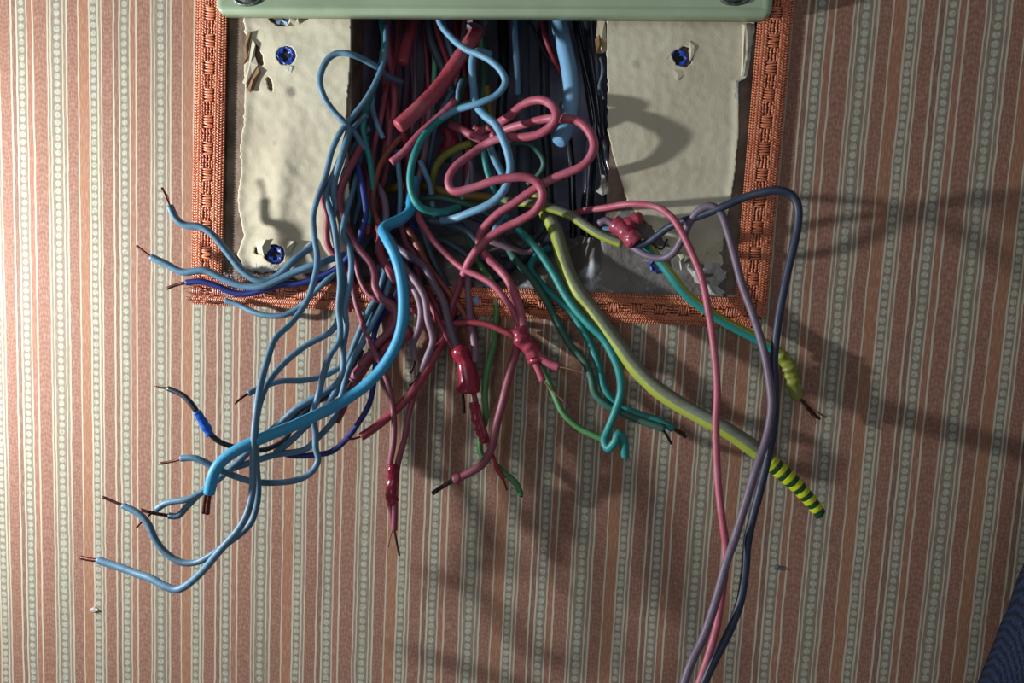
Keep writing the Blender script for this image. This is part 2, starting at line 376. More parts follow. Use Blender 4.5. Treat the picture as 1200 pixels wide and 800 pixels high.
RPr = [(-40, 887), (28, 885), (90, 876), (96, 866), (150, 866), (200, 862), (232, 857), (262, 850), (300, 846), (345, 856)]
def rmask(x, y):
    if not (lerp1(RPl, y)+1.4*nz(0, y, .12, 7)+ (3.5*nz(x, y, .12, 9) if y > 230 else 0) < x < lerp1(RPr, y)+1.0*nz(3, y, .25, 7)): return False
    if y > 332+8*nz(x, 0, .09, 5)+3*nz(x, y, .3, 5): return False
    if ell(x, y, 801, 66, 13, 12, -.5)+.5*nz(x, y, .2) < 1: return False
    if y > 295 and nz(x, y, .11, 12) > .3: return False
    return True
def rh(x, y): return -3.4+.5*nz(x, y, .015, 11)+.15*nz(x, y, .1, 5)+.8*math.exp(-ell(x, y, 801, 66, 18, 18))+.8*math.exp(-((x-lerp1(RPr, y))/6)**2)+(1.0*nz(x, y, .08, 6) if y > 285 else 0)+3.6
rp = empty('panel', P(800, 160, -4), 'smooth cream painted panel right of the niche, with wire shadows across it', 'panel')
heightgrid('board', 704, 892, -40, 348, 150, 310, rh, rmask, ['panel', 'plaster'], thick=.0012, parent=rp, fmf=lambda x, y: 1 if (x > lerp1(RPr, y)-5+2*nz(x, y, .2) and y < 120) or y > 308+8*nz(x, y, .12, 3) else 0)
flake(rp, 'torn_curl', [(869, 28), (873, 30), (874, 60), (871, 82), (868, 90), (870, 60)], -2.4, 'panel')
flake(rp, 'torn_curl', [(808, 48), (814, 54), (813, 64), (809, 72), (807, 60)], -3.2, 'panel', lift=.4)
flake(rp, 'torn_curl', [(790, 82), (800, 82), (802, 87), (794, 94), (789, 90)], -3.3, 'panel', lift=.3)
for q in ([(836, 330), (846, 320), (852, 318), (848, 328), (840, 336)], [(812, 318), (820, 314), (826, 322), (822, 334), (814, 330)], [(824, 334), (836, 332), (850, 342), (844, 346), (828, 344)], [(796, 306), (803, 300), (801, 312), (798, 318)]):
    flake(rp, 'torn_curl', q, -2.2, 'plaster', lift=2.2)
fl = flake(None, 'paper_strip', [(700, 24), (710, 20), (711, 60), (706, 62), (702, 60), (699, 40)], -6, 'panel', lift=1); tag(fl, 'small torn cream paper strip at the upper left corner of the right panel', 'paper')
fl = flake(None, 'paper_strip', [(697, 46), (702, 40), (707, 50), (703, 58), (706, 62), (699, 62)], -4.5, 'flake_brown', lift=1); tag(fl, 'brown torn paper scrap beside the black cables near the top', 'paper')
fl = flake(None, 'plaster_chip', [(705, 204), (709, 206), (713, 226), (706, 229), (698, 224), (703, 219)], -20, 'plaster', lift=1); tag(fl, 'small white triangular plaster chip hanging beside the black cables', 'plaster')

# ---------------------------------------------------------------- wall plugs
def plug(x, y, r, h, label, mat='plug'):
    h += 3.6; c = P(x, y, h); s = pxm(c); root = empty('wall_plug', c, label, 'wall plug'); vs, fs = [], []; n = 24
    prof = [(1.0, .002), (1.0, -.0004), (.82, -.0009), (.6, -.0004), (.52, .003), (.5, .006)]
    for k in range(n):
        a = 2*math.pi*k/n; wv = 1+.09*math.cos(a*8)+.05*nz(k, x, .9)
        for j, (rr, dy) in enumerate(prof):
            q = r*s*rr*(wv if j < 3 else 1+.22*math.cos(a*4))
            vs.append(c+Vector((math.cos(a)*q, dy, math.sin(a)*q)))
    m = len(prof)
    for k in range(n):
        for j in range(m-1): fs.append((k*m+j, k*m+j+1, ((k+1) % n)*m+j+1, ((k+1) % n)*m+j))
    meshobj('sleeve', vs, fs, mat, root, False)
    vs = [c+Vector((math.cos(2*math.pi*k/12)*r*s*.62, .0007, math.sin(2*math.pi*k/12)*r*s*.62)) for k in range(12)]
    meshobj('bore', vs+[v+Vector((0, .0008, 0)) for v in vs], [tuple(range(12)), tuple(range(23, 11, -1))]+[(k, (k+1) % 12, (k+1) % 12+12, k+12) for k in range(12)], 'hole', root, False)
    for k in range(4):       # split expansion tongues
        a = math.pi/4+k*math.pi/2; d = Vector((math.cos(a), 0, math.sin(a))); tn = Vector((-d.z, 0, d.x)); q = r*s
        v = [c+d*q*.8+tn*q*.16, c+d*q*.8-tn*q*.16, c+d*q*.38-tn*q*.07+Vector((0, .001, 0)), c+d*q*.38+tn*q*.07+Vector((0, .001, 0))]
        v2 = [p+Vector((0, -.0009, 0)) for p in v]
        meshobj('tongue', v+v2, [(3, 2, 1, 0), (4, 5, 6, 7)]+[(i, (i+1) % 4, (i+1) % 4+4, i+4) for i in range(4)], mat, root, False)
plug(335, 65, 11, -4, 'blue plastic wall plug in the upper part of the left cream panel')
plug(793, 69, 12.5, -3.9, 'blue plastic wall plug crushed in the torn hole of the right cream panel')
plug(323, 298, 10, -3.6, 'blue plastic wall plug at the bottom of the left cream panel above the slate wires')
plug(770, 311, 9, -3.9, 'dark blue wall plug low down behind the teal wire and purple wire')
plug(331, 33, 10, -5, 'pale blue wall plug half hidden right under the green cover', 'plug_pale')

# ---------------------------------------------------------------- orange woven braid round the opening
def braid(a, b, wpx, label, h=.6):
    A, B = P(a[0], a[1], h), P(b[0], b[1], h); L = (B-A).length; t = (B-A).normalized(); s = t.cross(Vector((0, 1, 0))).normalized()
    wd = wpx*pxm((A+B)/2); root = empty('braid_trim', A, label, 'trim'); up = Vector((0, -1, 0))
    # backing ribbon
    n = int(L/.004); vs, fs = [], []
    for i in range(n+1):
        c = A+t*(L*i/n)
        for u, hh in ((-.5, .0), (-.48, .0007), (.48, .0007), (.5, 0)):
            vs.append(c+s*wd*(u*(1+.03*nz(i, u, .7)))+up*hh)
    for i in range(n):
        for j in range(3): fs.append((i*4+j, i*4+j+1, i*4+j+5, i*4+j+4))
    meshobj('ribbon', vs, fs, 'braid_back', root, False)
    V, F = [], []
    def stitch(u, l, ln, w, ang, hh):
        ang += random.uniform(-.12, .12); c = A+t*l+s*wd*u+up*(.0007+hh); d = t*math.cos(ang)+s*math.sin(ang); e = d.cross(up).normalized(); b0 = len(V); sg = 6
        V.append(c-d*ln/2)
        for kk, (ax, rr) in enumerate(((-.3, .8), (0.0, 1.0), (.3, .8))):
            for k in range(sg):
                an = 2*math.pi*k/sg; V.append(c+d*ln*ax+(e*math.cos(an)*w/2+up*math.sin(an)*w*.45)*rr)
        V.append(c+d*ln/2)
        for k in range(sg): k2 = (k+1) % sg; F.append((b0, b0+1+k2, b0+1+k)); F.append((b0+1+2*sg+k, b0+1+2*sg+k2, b0+1+3*sg))
        for q in range(2):
            for k in range(sg): k2 = (k+1) % sg; F.append((b0+1+q*sg+k, b0+1+q*sg+k2, b0+1+(q+1)*sg+k2, b0+1+(q+1)*sg+k))
    p = wd/14.0; l = p; i = 0
    while l < L-p:
        for sd in (-1, 1):
            stitch(sd*.48, l, p*1.1, p*1.0, sd*.3, .0001)
            stitch(sd*.405, l+p*.4, p*1.9, p*1.05, -sd*1.0, .0003+random.random()*.0002)
            stitch(sd*.31, l, p*2.3, p*1.15, sd*1.0, .0005+random.random()*.0003)
            stitch(sd*.225, l+p*.5, p*2.1, p*1.15, -sd*.8, .0006+random.random()*.0003)
        if (i % 10) < 5: stitch(random.uniform(-.01, .01), l, p*5.2, p*1.15, math.pi/2+random.uniform(-.1,.1), .0008)
        else:
            for uu in (-.15, -.05, .05, .15): stitch(uu+random.uniform(-.01, .01), l+random.uniform(-.2, .2)*p, p*1.7, p*1.15, random.uniform(-.6, .6), .0005+random.random()*.0004)
        l += p*1.12; i += 1
    o = meshobj('stitches', V, F, 'braid', root, True); o['kind'] = 'stuff'
    return root
braid((249, -25), (243, 326), 38, 'orange woven braid running down the left side of the opening')
braid((912, -25), (878, 372), 38, 'orange woven braid running down the right side of the opening')
bt = braid((226, 340), (884, 367), 33, 'orange woven braid along the bottom edge of the opening, its left end frayed', h=.2)
V, F = [], []
for k in range(150):     # frayed threads at the cut end
    a = P(random.uniform(222, 262), random.uniform(334, 353), 1.4); d = Vector((random.uniform(-1, 1)*.0035, -random.random()*.0016, random.uniform(-1, 1)*.0012)); b0 = len(V); wv = Vector((0, 0, .00016)); wy = Vector((0, .00016, 0))
    V += [a+wv, a-wv, a+wy, a+d+wv, a+d-wv, a+d+wy]; F += [(b0, b0+3, b0+4, b0+1), (b0+1, b0+4, b0+5, b0+2), (b0+2, b0+5, b0+3, b0), (b0, b0+1, b0+2), (b0+3, b0+5, b0+4)]
o = meshobj('frayed_threads', V, F, 'braid_back', bt, False); o['kind'] = 'stuff'
V, F = [], []
for k in range(420):     # pale glue lint where the braid meets the board
    if k < 260: x, y = random.uniform(262, 302), 322+random.gauss(0, 2.6)+(4 if k % 2 else 0)
    else: x, y = 268+random.gauss(0, 7), 346+random.gauss(0, 2.5)
    if k > 360: x, y = 328+random.gauss(0, 8), 312+random.gauss(0, 2.5)
    a = P(x, y, 1.6+random.random()); d = Vector((random.uniform(-1, 1), random.uniform(-.5, .2), random.uniform(-1, 1)))*.0011; b0 = len(V); wv = Vector((0, 0, .00014)); wy = Vector((.00014, .0001, 0))
    V += [a+wv, a-wv, a+wy, a+d+wv, a+d-wv, a+d+wy]; F += [(b0, b0+3, b0+4, b0+1), (b0+1, b0+4, b0+5, b0+2), (b0+2, b0+5, b0+3, b0), (b0, b0+1, b0+2), (b0+3, b0+5, b0+4)]
o = meshobj('glue_lint', V, F, 'lint', bt, False); o['kind'] = 'stuff'

# ---------------------------------------------------------------- green box cover above
def cover():
    hb, hf = 3.5, 15
    A = P(252, 15, hf); B = P(905, 20, hf); top = .33
    root = empty('box_cover', (A+B)/2, 'pale sage green painted metal box cover across the top', 'cover')
    n = 12; R = .004; vs, fs = [], []
    def outline(ins, y):
        x0, x1, z0, z1 = A.x+ins, B.x-ins, (A.z)+ins*.9, top-ins; r = max(R-ins, .0006); out = []
        for cx, cz, a0 in ((x1-r, z0+r, -90), (x1-r, z1-r, 0), (x0+r, z1-r, 90), (x0+r, z0+r, 180)):
            for k in range(7):
                a = math.radians(a0+k*15); xx = cx+math.cos(a)*r; tz = (B.z-A.z)*(xx-A.x)/(B.x-A.x)
                out.append(Vector((xx, y, cz+math.sin(a)*r+tz)))
        return out
    loops = [outline(.0042, -hb*.001), outline(.0026, -hb*.001), outline(.0026, -.0065), outline(0, -.0068), outline(0, -.0128), outline(.0005, -.0143), outline(.0016, -.015), outline(.0036, -.0151), outline(.005, -.0147)]
    m = len(loops[0])
    for lp_ in loops: vs += lp_
    for j in range(len(loops)-1):
        for k in range(m): fs.append((j*m+k, j*m+(k+1) % m, (j+1)*m+(k+1) % m, (j+1)*m+k))
    fs.append(tuple(range((len(loops)-1)*m, len(loops)*m))); fs.append(tuple(reversed(range(m))))
    o = meshobj('lid', vs, fs, 'cover', root, True); 
    bm = bmesh.new(); bm.from_mesh(o.data); bmesh.ops.recalc_face_normals(bm, faces=bm.faces); bm.to_mesh(o.data); bm.free()
    for x, y, rot in ((290, -3, .3), (861, -4, -.5)):
        c = P(x, y, 14.8); s = pxm(c); vs, fs = [], []; prof = [(17, .0006), (17, -.0009), (13.5, -.0015), (12.5, -.0005), (10.5, -.0005), (10, -.0018), (6, -.0024), (0.5, -.0026)]; n = 24
        for k in range(n):
            a = 2*math.pi*k/n
            for rr, dy in prof: vs.append(c+Vector((math.cos(a)*rr*s*1.1, dy, math.sin(a)*rr*s*.62)))
        mm = len(prof)
        for k in range(n):
            for j in range(mm-1): fs.append((k*mm+j, k*mm+j+1, ((k+1) % n)*mm+j+1, ((k+1) % n)*mm+j))
        sc = meshobj('screw', vs, fs, 'screw', root, True)
        q = s; b = boxes('slot', [((-8*q, -.0004, -1.3*q), (8*q, .0008, 1.3*q))], 'hole'); b.location = c+Vector((0, -.0026, 0)); b.rotation_euler = (0, rot, 0); b.parent = sc
cover()

# ---------------------------------------------------------------- dark cloth at the lower right
def cloth():
    vs, fs = [], []; nu, nv = 26, 30
    a0, a1 = P(1212, 660, 70), P(1136, 860, 70); d = (a1-a0).normalized(); s = Vector((d.z*-1, 0, d.x)).normalized()
    if s.x < 0: s = -s
    L0 = (a1-a0).length; L = L0*2.6; a0 = a0-d*L0*1.1
    for i in range(nu):
        th = -.2+math.pi*1.2*i/(nu-1)
        for j in range(nv):
            t = (j/(nv-1))**1.3; R = .055+.012*t; cap = math.sqrt(max(0, 1-(1-min(1, t/.22))**2)); wob_ = .0012*nz(i, j*2, .35, 2)
            c = a0+d*L*t+s*R
            vs.append(c+(-s*math.cos(th)*R+Vector((0, -1, 0))*math.sin(th)*R*.7)*(1+wob_*12)*max(cap, .02))
    for i in range(nu-1):
        for j in range(nv-1): fs.append((i*nv+j, i*nv+j+1, (i+1)*nv+j+1, (i+1)*nv+j))
    o = meshobj('trouser_leg', vs, fs, 'denim'); o.modifiers.new('thickness', 'SOLIDIFY').thickness = .001
    tag(o, 'dark navy ribbed cloth of a trouser leg in the bottom right corner', 'clothing')
cloth()
for x, y, m, lb in ((110, 714, 'lint', 'tiny white plaster fleck stuck to the wallpaper low on the left'), (912, 665, 'grey_pipe', 'tiny dark grey scrap stuck to the wallpaper right of the hanging wires'), (898, 292, 'dark_core', 'tiny dark splinter on the right braid edge')):
    tag(flake(None, 'fleck', [(x-4, y-1), (x, y-3), (x+4, y-1), (x+5, y+1), (x, y+3), (x-5, y+2)], .5, m, lift=.4), lb, 'fleck')

# ---------------------------------------------------------------- wires: "x,y,h" photo pixel and millimetres off the wall
# --- deep in the niche, behind everything
W('610,-20,-52 611,60 613,140 616,230 618,290,-60', 17, 'grey_pipe', 'dull grey conduit at the back of the niche', 'conduit', 'conduit', wob=.02)
W('600,-20,-40 602,20 604,50,-36 606,82,-40 607,110,-46', 7, 'pale_blue', 'thin pale blue wire lying on the grey conduit at the back')
W('588,-20,-62 590,80 586,150 588,240,-60', 12, 'black', 'thick black cable on the back wall left of the grey conduit', 'cable', 'cable')
W('636,-20,-60 638,80 640,160 646,260,-56', 11, 'black', 'thick black cable on the back wall right of the grey conduit', 'cable', 'cable')
W('437,-20,-44 436,24 433,50 430,75 428,110,-50', 8, 'mustard', 'dark mustard yellow wire at the upper left corner of the niche')
W('446,-20,-50 444,30 440,60 436,90 428,130,-50', 11, 'deep_red', 'dark red cable hanging beside the mustard wire at upper left', 'cable', 'cable')
W('424,50,-46 426,80 427,110 422,150,-46', 20, 'deep_red', 'wide dark red sleeve behind the slate loop at upper left', 'sleeve', 'sleeve', lump=.12)
W('633,20,-34 640,45 648,66 656,82 664,96,-46', 6, 'red', 'thin bright red wire end left of the fat pale blue cable')
W('618,20,-40 628,40 636,58 644,70,-46', 4, 'black', 'thin black wire curving to the thin bright red wire')
W('470,-20,-46 474,60 478,120 476,190,-48 474,240,-50', 10, 'maroon', 'thick maroon cable deep behind the fat red cable end', 'cable', 'cable')
W('506,-20,-50 504,60 498,130 492,200,-50', 10, 'deep_red', 'deep red cable at the back between the mint wire and the mauve wire', 'cable', 'cable')
W('536,-20,-50 540,60 546,130 548,200,-52 545,250,-52', 11, 'deep_red', 'deep red cable at the back under the upper blue loop', 'cable', 'cable')
W('462,-20,-40 470,40 476,90 470,150 466,210,-42', 8, 'dusty_mauve', 'dusty mauve cable behind the short red stub')
W('492,-20,-38 488,30 486,66 487,100 486,128 482,160,-44', 5, 'mauve', 'thin mauve wire left of the pinkish straight wire at the top')
W('494,-20,-34 497,35 500,70 502,108 500,140,-42', 5, 'maroon', 'thin straight pinkish wire beside the mint green one')
W('508,40,-36 509,75 508,105 505,140,-42', 6, 'mint', 'short mint green wire showing behind the fat red cable')
W('497,-10,-30 504,40 513,66 522,86 530,110,-36', 10, 'slate_dark', 'dark grey green cable slanting behind the fat red cable', 'cable', 'cable')
W('506,-20,-28 511,30 516,50 523,70 532,90,-34', 6, 'red', 'red wire slanting between the grey green cable and the blue wire')
W('519,-20,-32 520,24 524,45 530,66 532,86,-36', 7, 'slate', 'slate wire passing behind the top of the upper blue loop')
W('533,-20,-36 534,30 540,60 546,100,-40', 6, 'deep_red', 'short dark red wire between the blue wire and fat red cable top')
W('545,-20,-26 544,30 540,60 534,100,-36', 6, 'mauve', 'mauve wire emerging beside the lavender top of the fat red cable')
W('564,-20,-34 564,40 566,70 567,110 566,150,-44', 10, 'dark_green', 'dark green upright cable inside the upper blue loop', 'cable', 'cable')
W('561,30,-28 563,46 564,62,-30', 5, 'mint', 'short light green wire end at the top of the dark green cable')
W('570,100,-40 572,118 574,130 580,160,-46', 8, 'mustard', 'mustard wire just below the dark green upright cable')
W('545,90,-30 540,108 535,130 530,160 525,190,-40', 7, 'dark_green', 'dark green wire under the fat red cable beside the blue loops')
W('542,92,-24 537,104 536,118,-26', 5, 'pale_blue', 'short pale blue wire piece beneath the fat red cable')
W('530,106,-26 524,118 514,136 508,156 503,180,-30 500,205,-34', 6, 'slate', 'slate wire under the fat red cable running to the teal loop')
# middle of the niche
W('552,168,-30 536,174 520,184 510,198 506,218 508,240,-30', 9, 'olive', 'dark olive cable curving left inside the pink loops', 'cable', 'cable')
W('450,222,-34 480,218 508,221,-32 535,228 570,231 600,236,-30 622,240,-30', 10, 'mustard', 'dark mustard cable running level behind the pink loops', 'cable', 'cable')
W('594,170,-26 608,168 622,171 634,182 637,194 630,206 618,216,-30', 6, 'dark_green', 'dark green wire looping behind the right pink loops')
W('470,240,-22 492,234 516,232 540,238 556,243 575,254 590,262,-20', 8, 'dark_green', 'dark green cable lying under the foot of the teal loop', 'cable', 'cable')
W('566,176,-26 570,196 575,214 581,230 590,246,-24', 7, 'teal', 'teal wire passing behind the middle pink bend')
W('552,188,-30 550,206 545,222 540,238,-30', 5, 'pale_blue', 'thin pale blue wire inside the left pink bend')
W('574,170,-20 580,186 588,202 594,214,-26', 8, 'loop_blue', 'blue wire end inside the large blue loop')
W('548,176,-28 552,196 553,212 552,232,-30', 6, 'mauve', 'mauve wire inside the left pink bend beside the pale blue one')
W('556,150,-22 566,156 576,160 590,158,-20', 12, 'red', 'crumpled red taped joint under the large blue loop', 'taped_joint', 'taped joint', lump=.35)
W('528,146,-24 540,152 552,158,-20 566,163 580,164,-18', 10, 'pink', 'pink wire end pointing left out of the red taped joint', hollow=(True, False))
W('525,150,-30 528,166 520,180,-34', 18, 'tape_red', 'dark red tape lump behind the left pink wire end', 'tape_lump', 'tape', lump=.25)
W('505,110,-26 502,150 498,180 490,214 490,236,-26 494,256,-20', 7, 'mauve', 'upright mauve wire crossing just inside the teal loop')
W('492,188,-20 498,202 504,218 507,240 508,256,-24', 6, 'pale_blue', 'pale blue wire slanting inside the teal loop')
W('465,176,-20 467,196 469,220 468,246 466,262,-18', 6, 'loop_blue', 'straight light blue wire left of the teal loop')
W('470,150,-26 480,190 478,230 474,262,-24', 10, 'deep_red', 'deep red cable between the light blue wire and teal loop', 'cable', 'cable')
W('470,160,-14 458,174 447,190 440,212 436,236 440,254 449,268,-4 462,284,2', 7, 'rust', 'rust red wire bowing left beside the end of the fat red cable')
W('442,216,-14 449,230 452,246 452,262 448,282,-4', 8, 'mauve', 'short mauve wire just above the bend of the bright blue cable')
W('458,140,-22 456,170 452,200 444,230 440,262,-16 444,290,-8', 8, 'maroon', 'maroon wire going down beside the green wire at the bundle neck')
W('424,190,-20 432,215 434,245 432,275,-12', 8, 'maroon', 'maroon wire beside the upright navy wire in the bundle neck')
W('414,196,-18 418,215 421,235 414,262,-12', 6, 'loop_blue', 'light blue wire behind the navy wire in the bundle neck')
# lower niche tangle
W('486,262,-16 506,259 525,262 540,268 553,277 561,290,-10 566,305,-8', 9, 'slate_dark', 'dark slate cable arching below the large blue loop', 'cable', 'cable')
W('505,282,-18 516,281 530,287 546,298 556,310,-14', 8, 'slate_dark', 'dark slate wire arching over the pale mortar')
W('490,256,-12 497,272 504,297 517,325 528,342 536,362,-2', 8, 'slate_dark', 'dark slate wire running down to the braid behind red wires')
W('648,278,-20 632,290 612,302 592,315 574,334,-6 560,350 548,366 535,378,0', 12, 'ink', 'thick dark cable sloping down left over the bottom braid', 'cable', 'cable', tapes=(('576,330,-4 570,336,-3', 13.5, 'pale_blue'), ('562,349,-1 556,355,0', 13.5, 'pale_blue')))
W('575,282,-8 592,288 606,294 618,296 634,288,-14', 8, 'mauve', 'mauve pink wire lying level right of the lower pink bend')
W('604,258,-22 612,272 624,284 640,300 660,310,-28', 7, 'slate_dark', 'dark wire sloping right under the pink loops')
W('586,300,-18 606,296 626,280 640,262,-26', 7, 'slate_dark', 'dark grey wire rising right behind the teal wire')
W('540,262,-26 560,300 590,330,-16', 7, 'dark_green', 'dark green wire hidden low in the centre of the niche')
W('540,250,-20 570,262 598,284 620,300,-20', 6, 'ink', 'thin dark wire behind the lower pink bend')
W('594,252,-12 588,260 581,268 575,280,-14', 7, 'loop_blue', 'short light blue wire between the two pink strands')
W('481,256,-10 484,270 485,290 481,312,-4 478,330,0', 6, 'navy', 'navy wire right of the bright blue cable bend')
W('470,262,-6 476,285 486,300 490,320,2 492,335,4', 7, 'maroon', 'maroon wire under the bright blue cable bend, right side')
W('440,258,-8 446,276 444,290 448,304 456,318 464,330,10', 8, 'maroon', 'maroon wire curving left of the bright blue cable')
W('456,264,-8 446,282 448,302 462,322 475,338,12', 9, 'red', 'pinkish red wire crossing under the bright blue cable near its top')
# black cables on the right
for k, (sp, wd, lb) in enumerate((
    ('668,-20,-34 676,30 686,80 694,130 703,180 714,236 722,280,-30', 9, 'glossy black cable nearest the fat pale blue cable'),
    ('684,-20,-28 690,40 698,100 706,160 716,210 724,250,-26', 10, 'thickest glossy black cable along the right side of the niche'),
    ('700,60,-20 704,110 707,150 713,190 722,226 727,256,-14', 7, 'black foil wrapped cable against the right panel edge'),
    ('676,40,-26 688,90 696,128 700,170 706,210,-26', 4, 'thin black wire between the glossy black cables'),
    ('660,120,-44 668,180 672,250 670,300,-44', 8, 'upright black cable behind the right pink loop'),
    ('696,150,-36 690,200 688,250 690,300,-40', 14, 'wide dark strap behind the white plaster chip'))):
    W(sp, wd, 'gloss_black', lb, 'cable', 'cable', lump=.12 if k == 2 else 0)
W('704,68,-14 707,84,-12 703,100,-13 708,116,-12', 4, 'slate_dark', 'crumpled shiny foil scrap at the right panel edge', 'foil_scrap', 'foil', lump=.5)
W('722,234,-12 724,250 722,262 724,276,-8', 6, 'slate', 'grey blue wire ending above the dark pink taped joint')
# fat cables
W('652,-20,-30 655,24 661,52 667,80 670,108 668,132 664,150,-14 655,166,-10', 18, 'pale_blue', 'fat pale blue cable hanging at the right of the niche', 'cable', 'cable', wob=.02)
W('565,-20,-30 561,20 556,42 540,66,-12 524,90 508,110 490,127 467,148,8', 19, 'cable_red', 'fat red cable slanting down left with a cut round end', 'cable', 'cable', wob=.02, widths=(19, 18), tapes=(('565,-19,-30 561,18,-24 557,38,-18', 20, 'dusty_mauve'),))
W('488,-20,-30 484,24 478,48 472,74,-14', 13, 'red', 'short red stub with rounded end left of the fat red cable', 'cable', 'cable')
W('534,118,-10 520,132 505,146 490,160 474,178 459,190,2', 9, 'pink', 'pink wire with a round cut end just below the fat red cable')
# reds at the top left
W('453,-20,-22 454,25 456,56 459,86 462,120,-24 458,160,-26', 7, 'pink', 'upright pink wire at the top beside the teal wire')
W('462,-20,-30 466,30 458,90 452,108 447,132 443,152 438,172 436,196,-16', 7, 'pink', 'pink wire descending left of the fat red cable end')
W('448,60,-30 452,100 455,150 446,200 432,240,-20', 8, 'maroon', 'maroon wire behind the pink wire at upper left')
W('474,-20,-34 466,60 464,110 462,150,-32', 7, 'mauve', 'mauve wire under the short red stub')
W('446,-20,-12 447,24 450,48,-10 447,72 440,98,-8 431,122 426,146,-6 428,165 433,184 436,206 437,232,-8 432,262,-6', 7, 'teal', 'teal wire running down the left side of the bundle neck')
W('442,92,-14 437,110 437,128 442,146 449,162,-18', 6, 'pale_blue', 'short pale blue wire bulging beside the teal wire')
# slate loop at upper left and left bundle
W('470,96,-22 456,90 443,80,-4 428,71 412,64,6 397,62 385,68 377,82 375,98,8 381,116 393,132 406,145,4 418,158,-2 428,175,-6', 7, 'slate', 'slate blue wire looping out over the left cream panel')
W('452,30,-10 452,56,-4 448,78 439,100 427,120 411,140 399,156 389,178,6 381,208 372,234 367,256,10 369,280 372,300,16 370,320 360,352,24 342,378 322,398 311,428,34 303,460 299,495 297,540,40 296,575 290,600 278,622,44 258,645 235,672 212,690,40 195,687 178,678 160,672 140,664 115,656,32', 7.5, 'slate', 'longest slate blue wire, ending lowest at the far left', cores=(('116,656.5,32 104,655 95,653,31', 5),), widths=(7, 8.5))
W('430,134,-6 414,150 404,172,2 394,196 384,218 382,228 386,244,8 391,262,14 396,296 399,330,22 397,360 399,384 397,400,28 386,418 378,442 372,466,32 367,484,28 370,505,24 370,524 373,538 366,552,26 352,561 330,565 298,564 274,557 255,549 238,540 226,536 212,537,30', 7, 'slate', 'slate wire with a long level run, its bare tip left of the bright blue cable', cores=(('213,537,30 200,541 187,543,30', 3.5),))
W('432,150,-10 418,166 406,190,-2 400,214 394,240 390,262,6 394,290 401,318,14 404,348 397,372 388,388,20 360,404 336,423 316,446 305,472,30 300,502 301,545 303,575 299,600,34 290,618 268,636 246,651 228,659 210,658 193,646 181,630,32 172,612 160,600 144,592,30', 7, 'slate', 'slate wire crossing over the longest one, its bare tip at far left above it', cores=(('145,592,30 132,587 120,582,30', 3.5),))
W('430,160,-12 420,190 414,220,-4 406,250 403,274,12 410,292 412,312,20 409,338 404,362 405,384,22 402,408 402,432 394,450,24 372,464 348,478 330,494 305,516,16 280,540 255,562,20 238,576 220,585,26 205,587 193,590 183,597,26', 7, 'slate', 'slate wire with a thin bent bare strand beside the thick copper end', cores=(('184,596,26 174,604 166,611 160,618,26', 2.6),))
W('470,296,-6 458,326,6 448,356 436,380,14 425,402 414,420 407,438 400,464,18 389,494 370,515 355,527,16 322,533 290,543 264,553,18 246,568 232,580 218,594 209,604 198,604,24', 7, 'slate', 'slate wire ending in a straight brown copper tip pointing left', cores=(('199,604,24 180,601 165,597,24', 4),))
W('462,296,-8 452,318,2 444,344 430,368,8 420,392 410,418 401,440 391,463,14 375,485 356,502 340,517 322,531,16', 7, 'slate', 'slate wire with a clean cut end just under the bright blue cable', hollow=(False, True))
W('456,300,-10 446,330,0 436,366 424,398,6 412,422 394,433 378,441 355,446 328,447 306,454,14 291,461,15', 6.5, 'slate', 'slate wire running level, bare tip pointing down left above the black wire', cores=(('292,460,15 282,467 275,473,15', 3),))
W('424,410,4 410,440 396,460 372,470,8 350,480 336,494 318,505 300,520,10', 7, 'slate_dark', 'dark slate wire half hidden above the bright blue cable')
W('410,150,2 400,186,6 392,214 390,240,2 384,268,-4 364,289 345,304,6 325,324 305,329,12 284,317 264,292 250,275,18 236,266 217,264 206,256 199,241,22', 8, 'slate', 'topmost slate wire at left with its bare tip pointing up', cores=(('199,242,22 195,231 190,220,22', 3.2, 'copper'), ('198,242,22 197,232 194,226,22', 2, 'bright_copper')))
W('418,290,-6 402,299,0 388,303 370,309,8 345,319 322,330 304,336,12 284,335 262,327 240,317 214,319 194,309 177,301,18', 8, 'slate', 'slate wire crossing the left braid, second bare tip from the top', cores=(('178,301.5,18 168,294 160,288,18', 3.2),))
W('417,186,-4 422,206 427,230 429,250,4 424,270 416,290,4 402,308 386,319,4 368,327 350,332 334,333,8 312,339 290,344,10 272,342 255,335 236,330 218,331,16', 7, 'navy', 'navy wire crossing the left braid, bare tip pointing left', cores=(('219,331,16 206,334 195,338,16', 4),))
W('414,300,-4 400,312,2 388,324 368,342,6 350,360 334,369 314,370,8 295,365 279,357 264,352,8', 6.5, 'slate', 'slate wire with pale frayed end on the bottom left braid corner', cores=(('266,353,8 254,355 240,353,8', 2.6),))
W('475,318,-4 466,342,2 454,362 443,378,6 438,398 440,418 439,440,10 434,468 424,489 409,511,12 390,528 370,533 346,534,14 332,531,12', 6.5, 'navy', 'navy wire curving down behind the bright blue cable')
W('420,425,6 398,452 368,474 344,496,10 336,512 324,521 306,527,14 288,527 272,523 258,518,16 246,508 236,492 226,476,18 214,463 197,455,20', 6, 'black', 'black wire with a blue tape band at left', cores=(('198,455,20 189,454 181,453,20', 2.6),), tapes=(('231,483,18 236,491 240,499 246,509,17', 10, 'tape_blue'),))
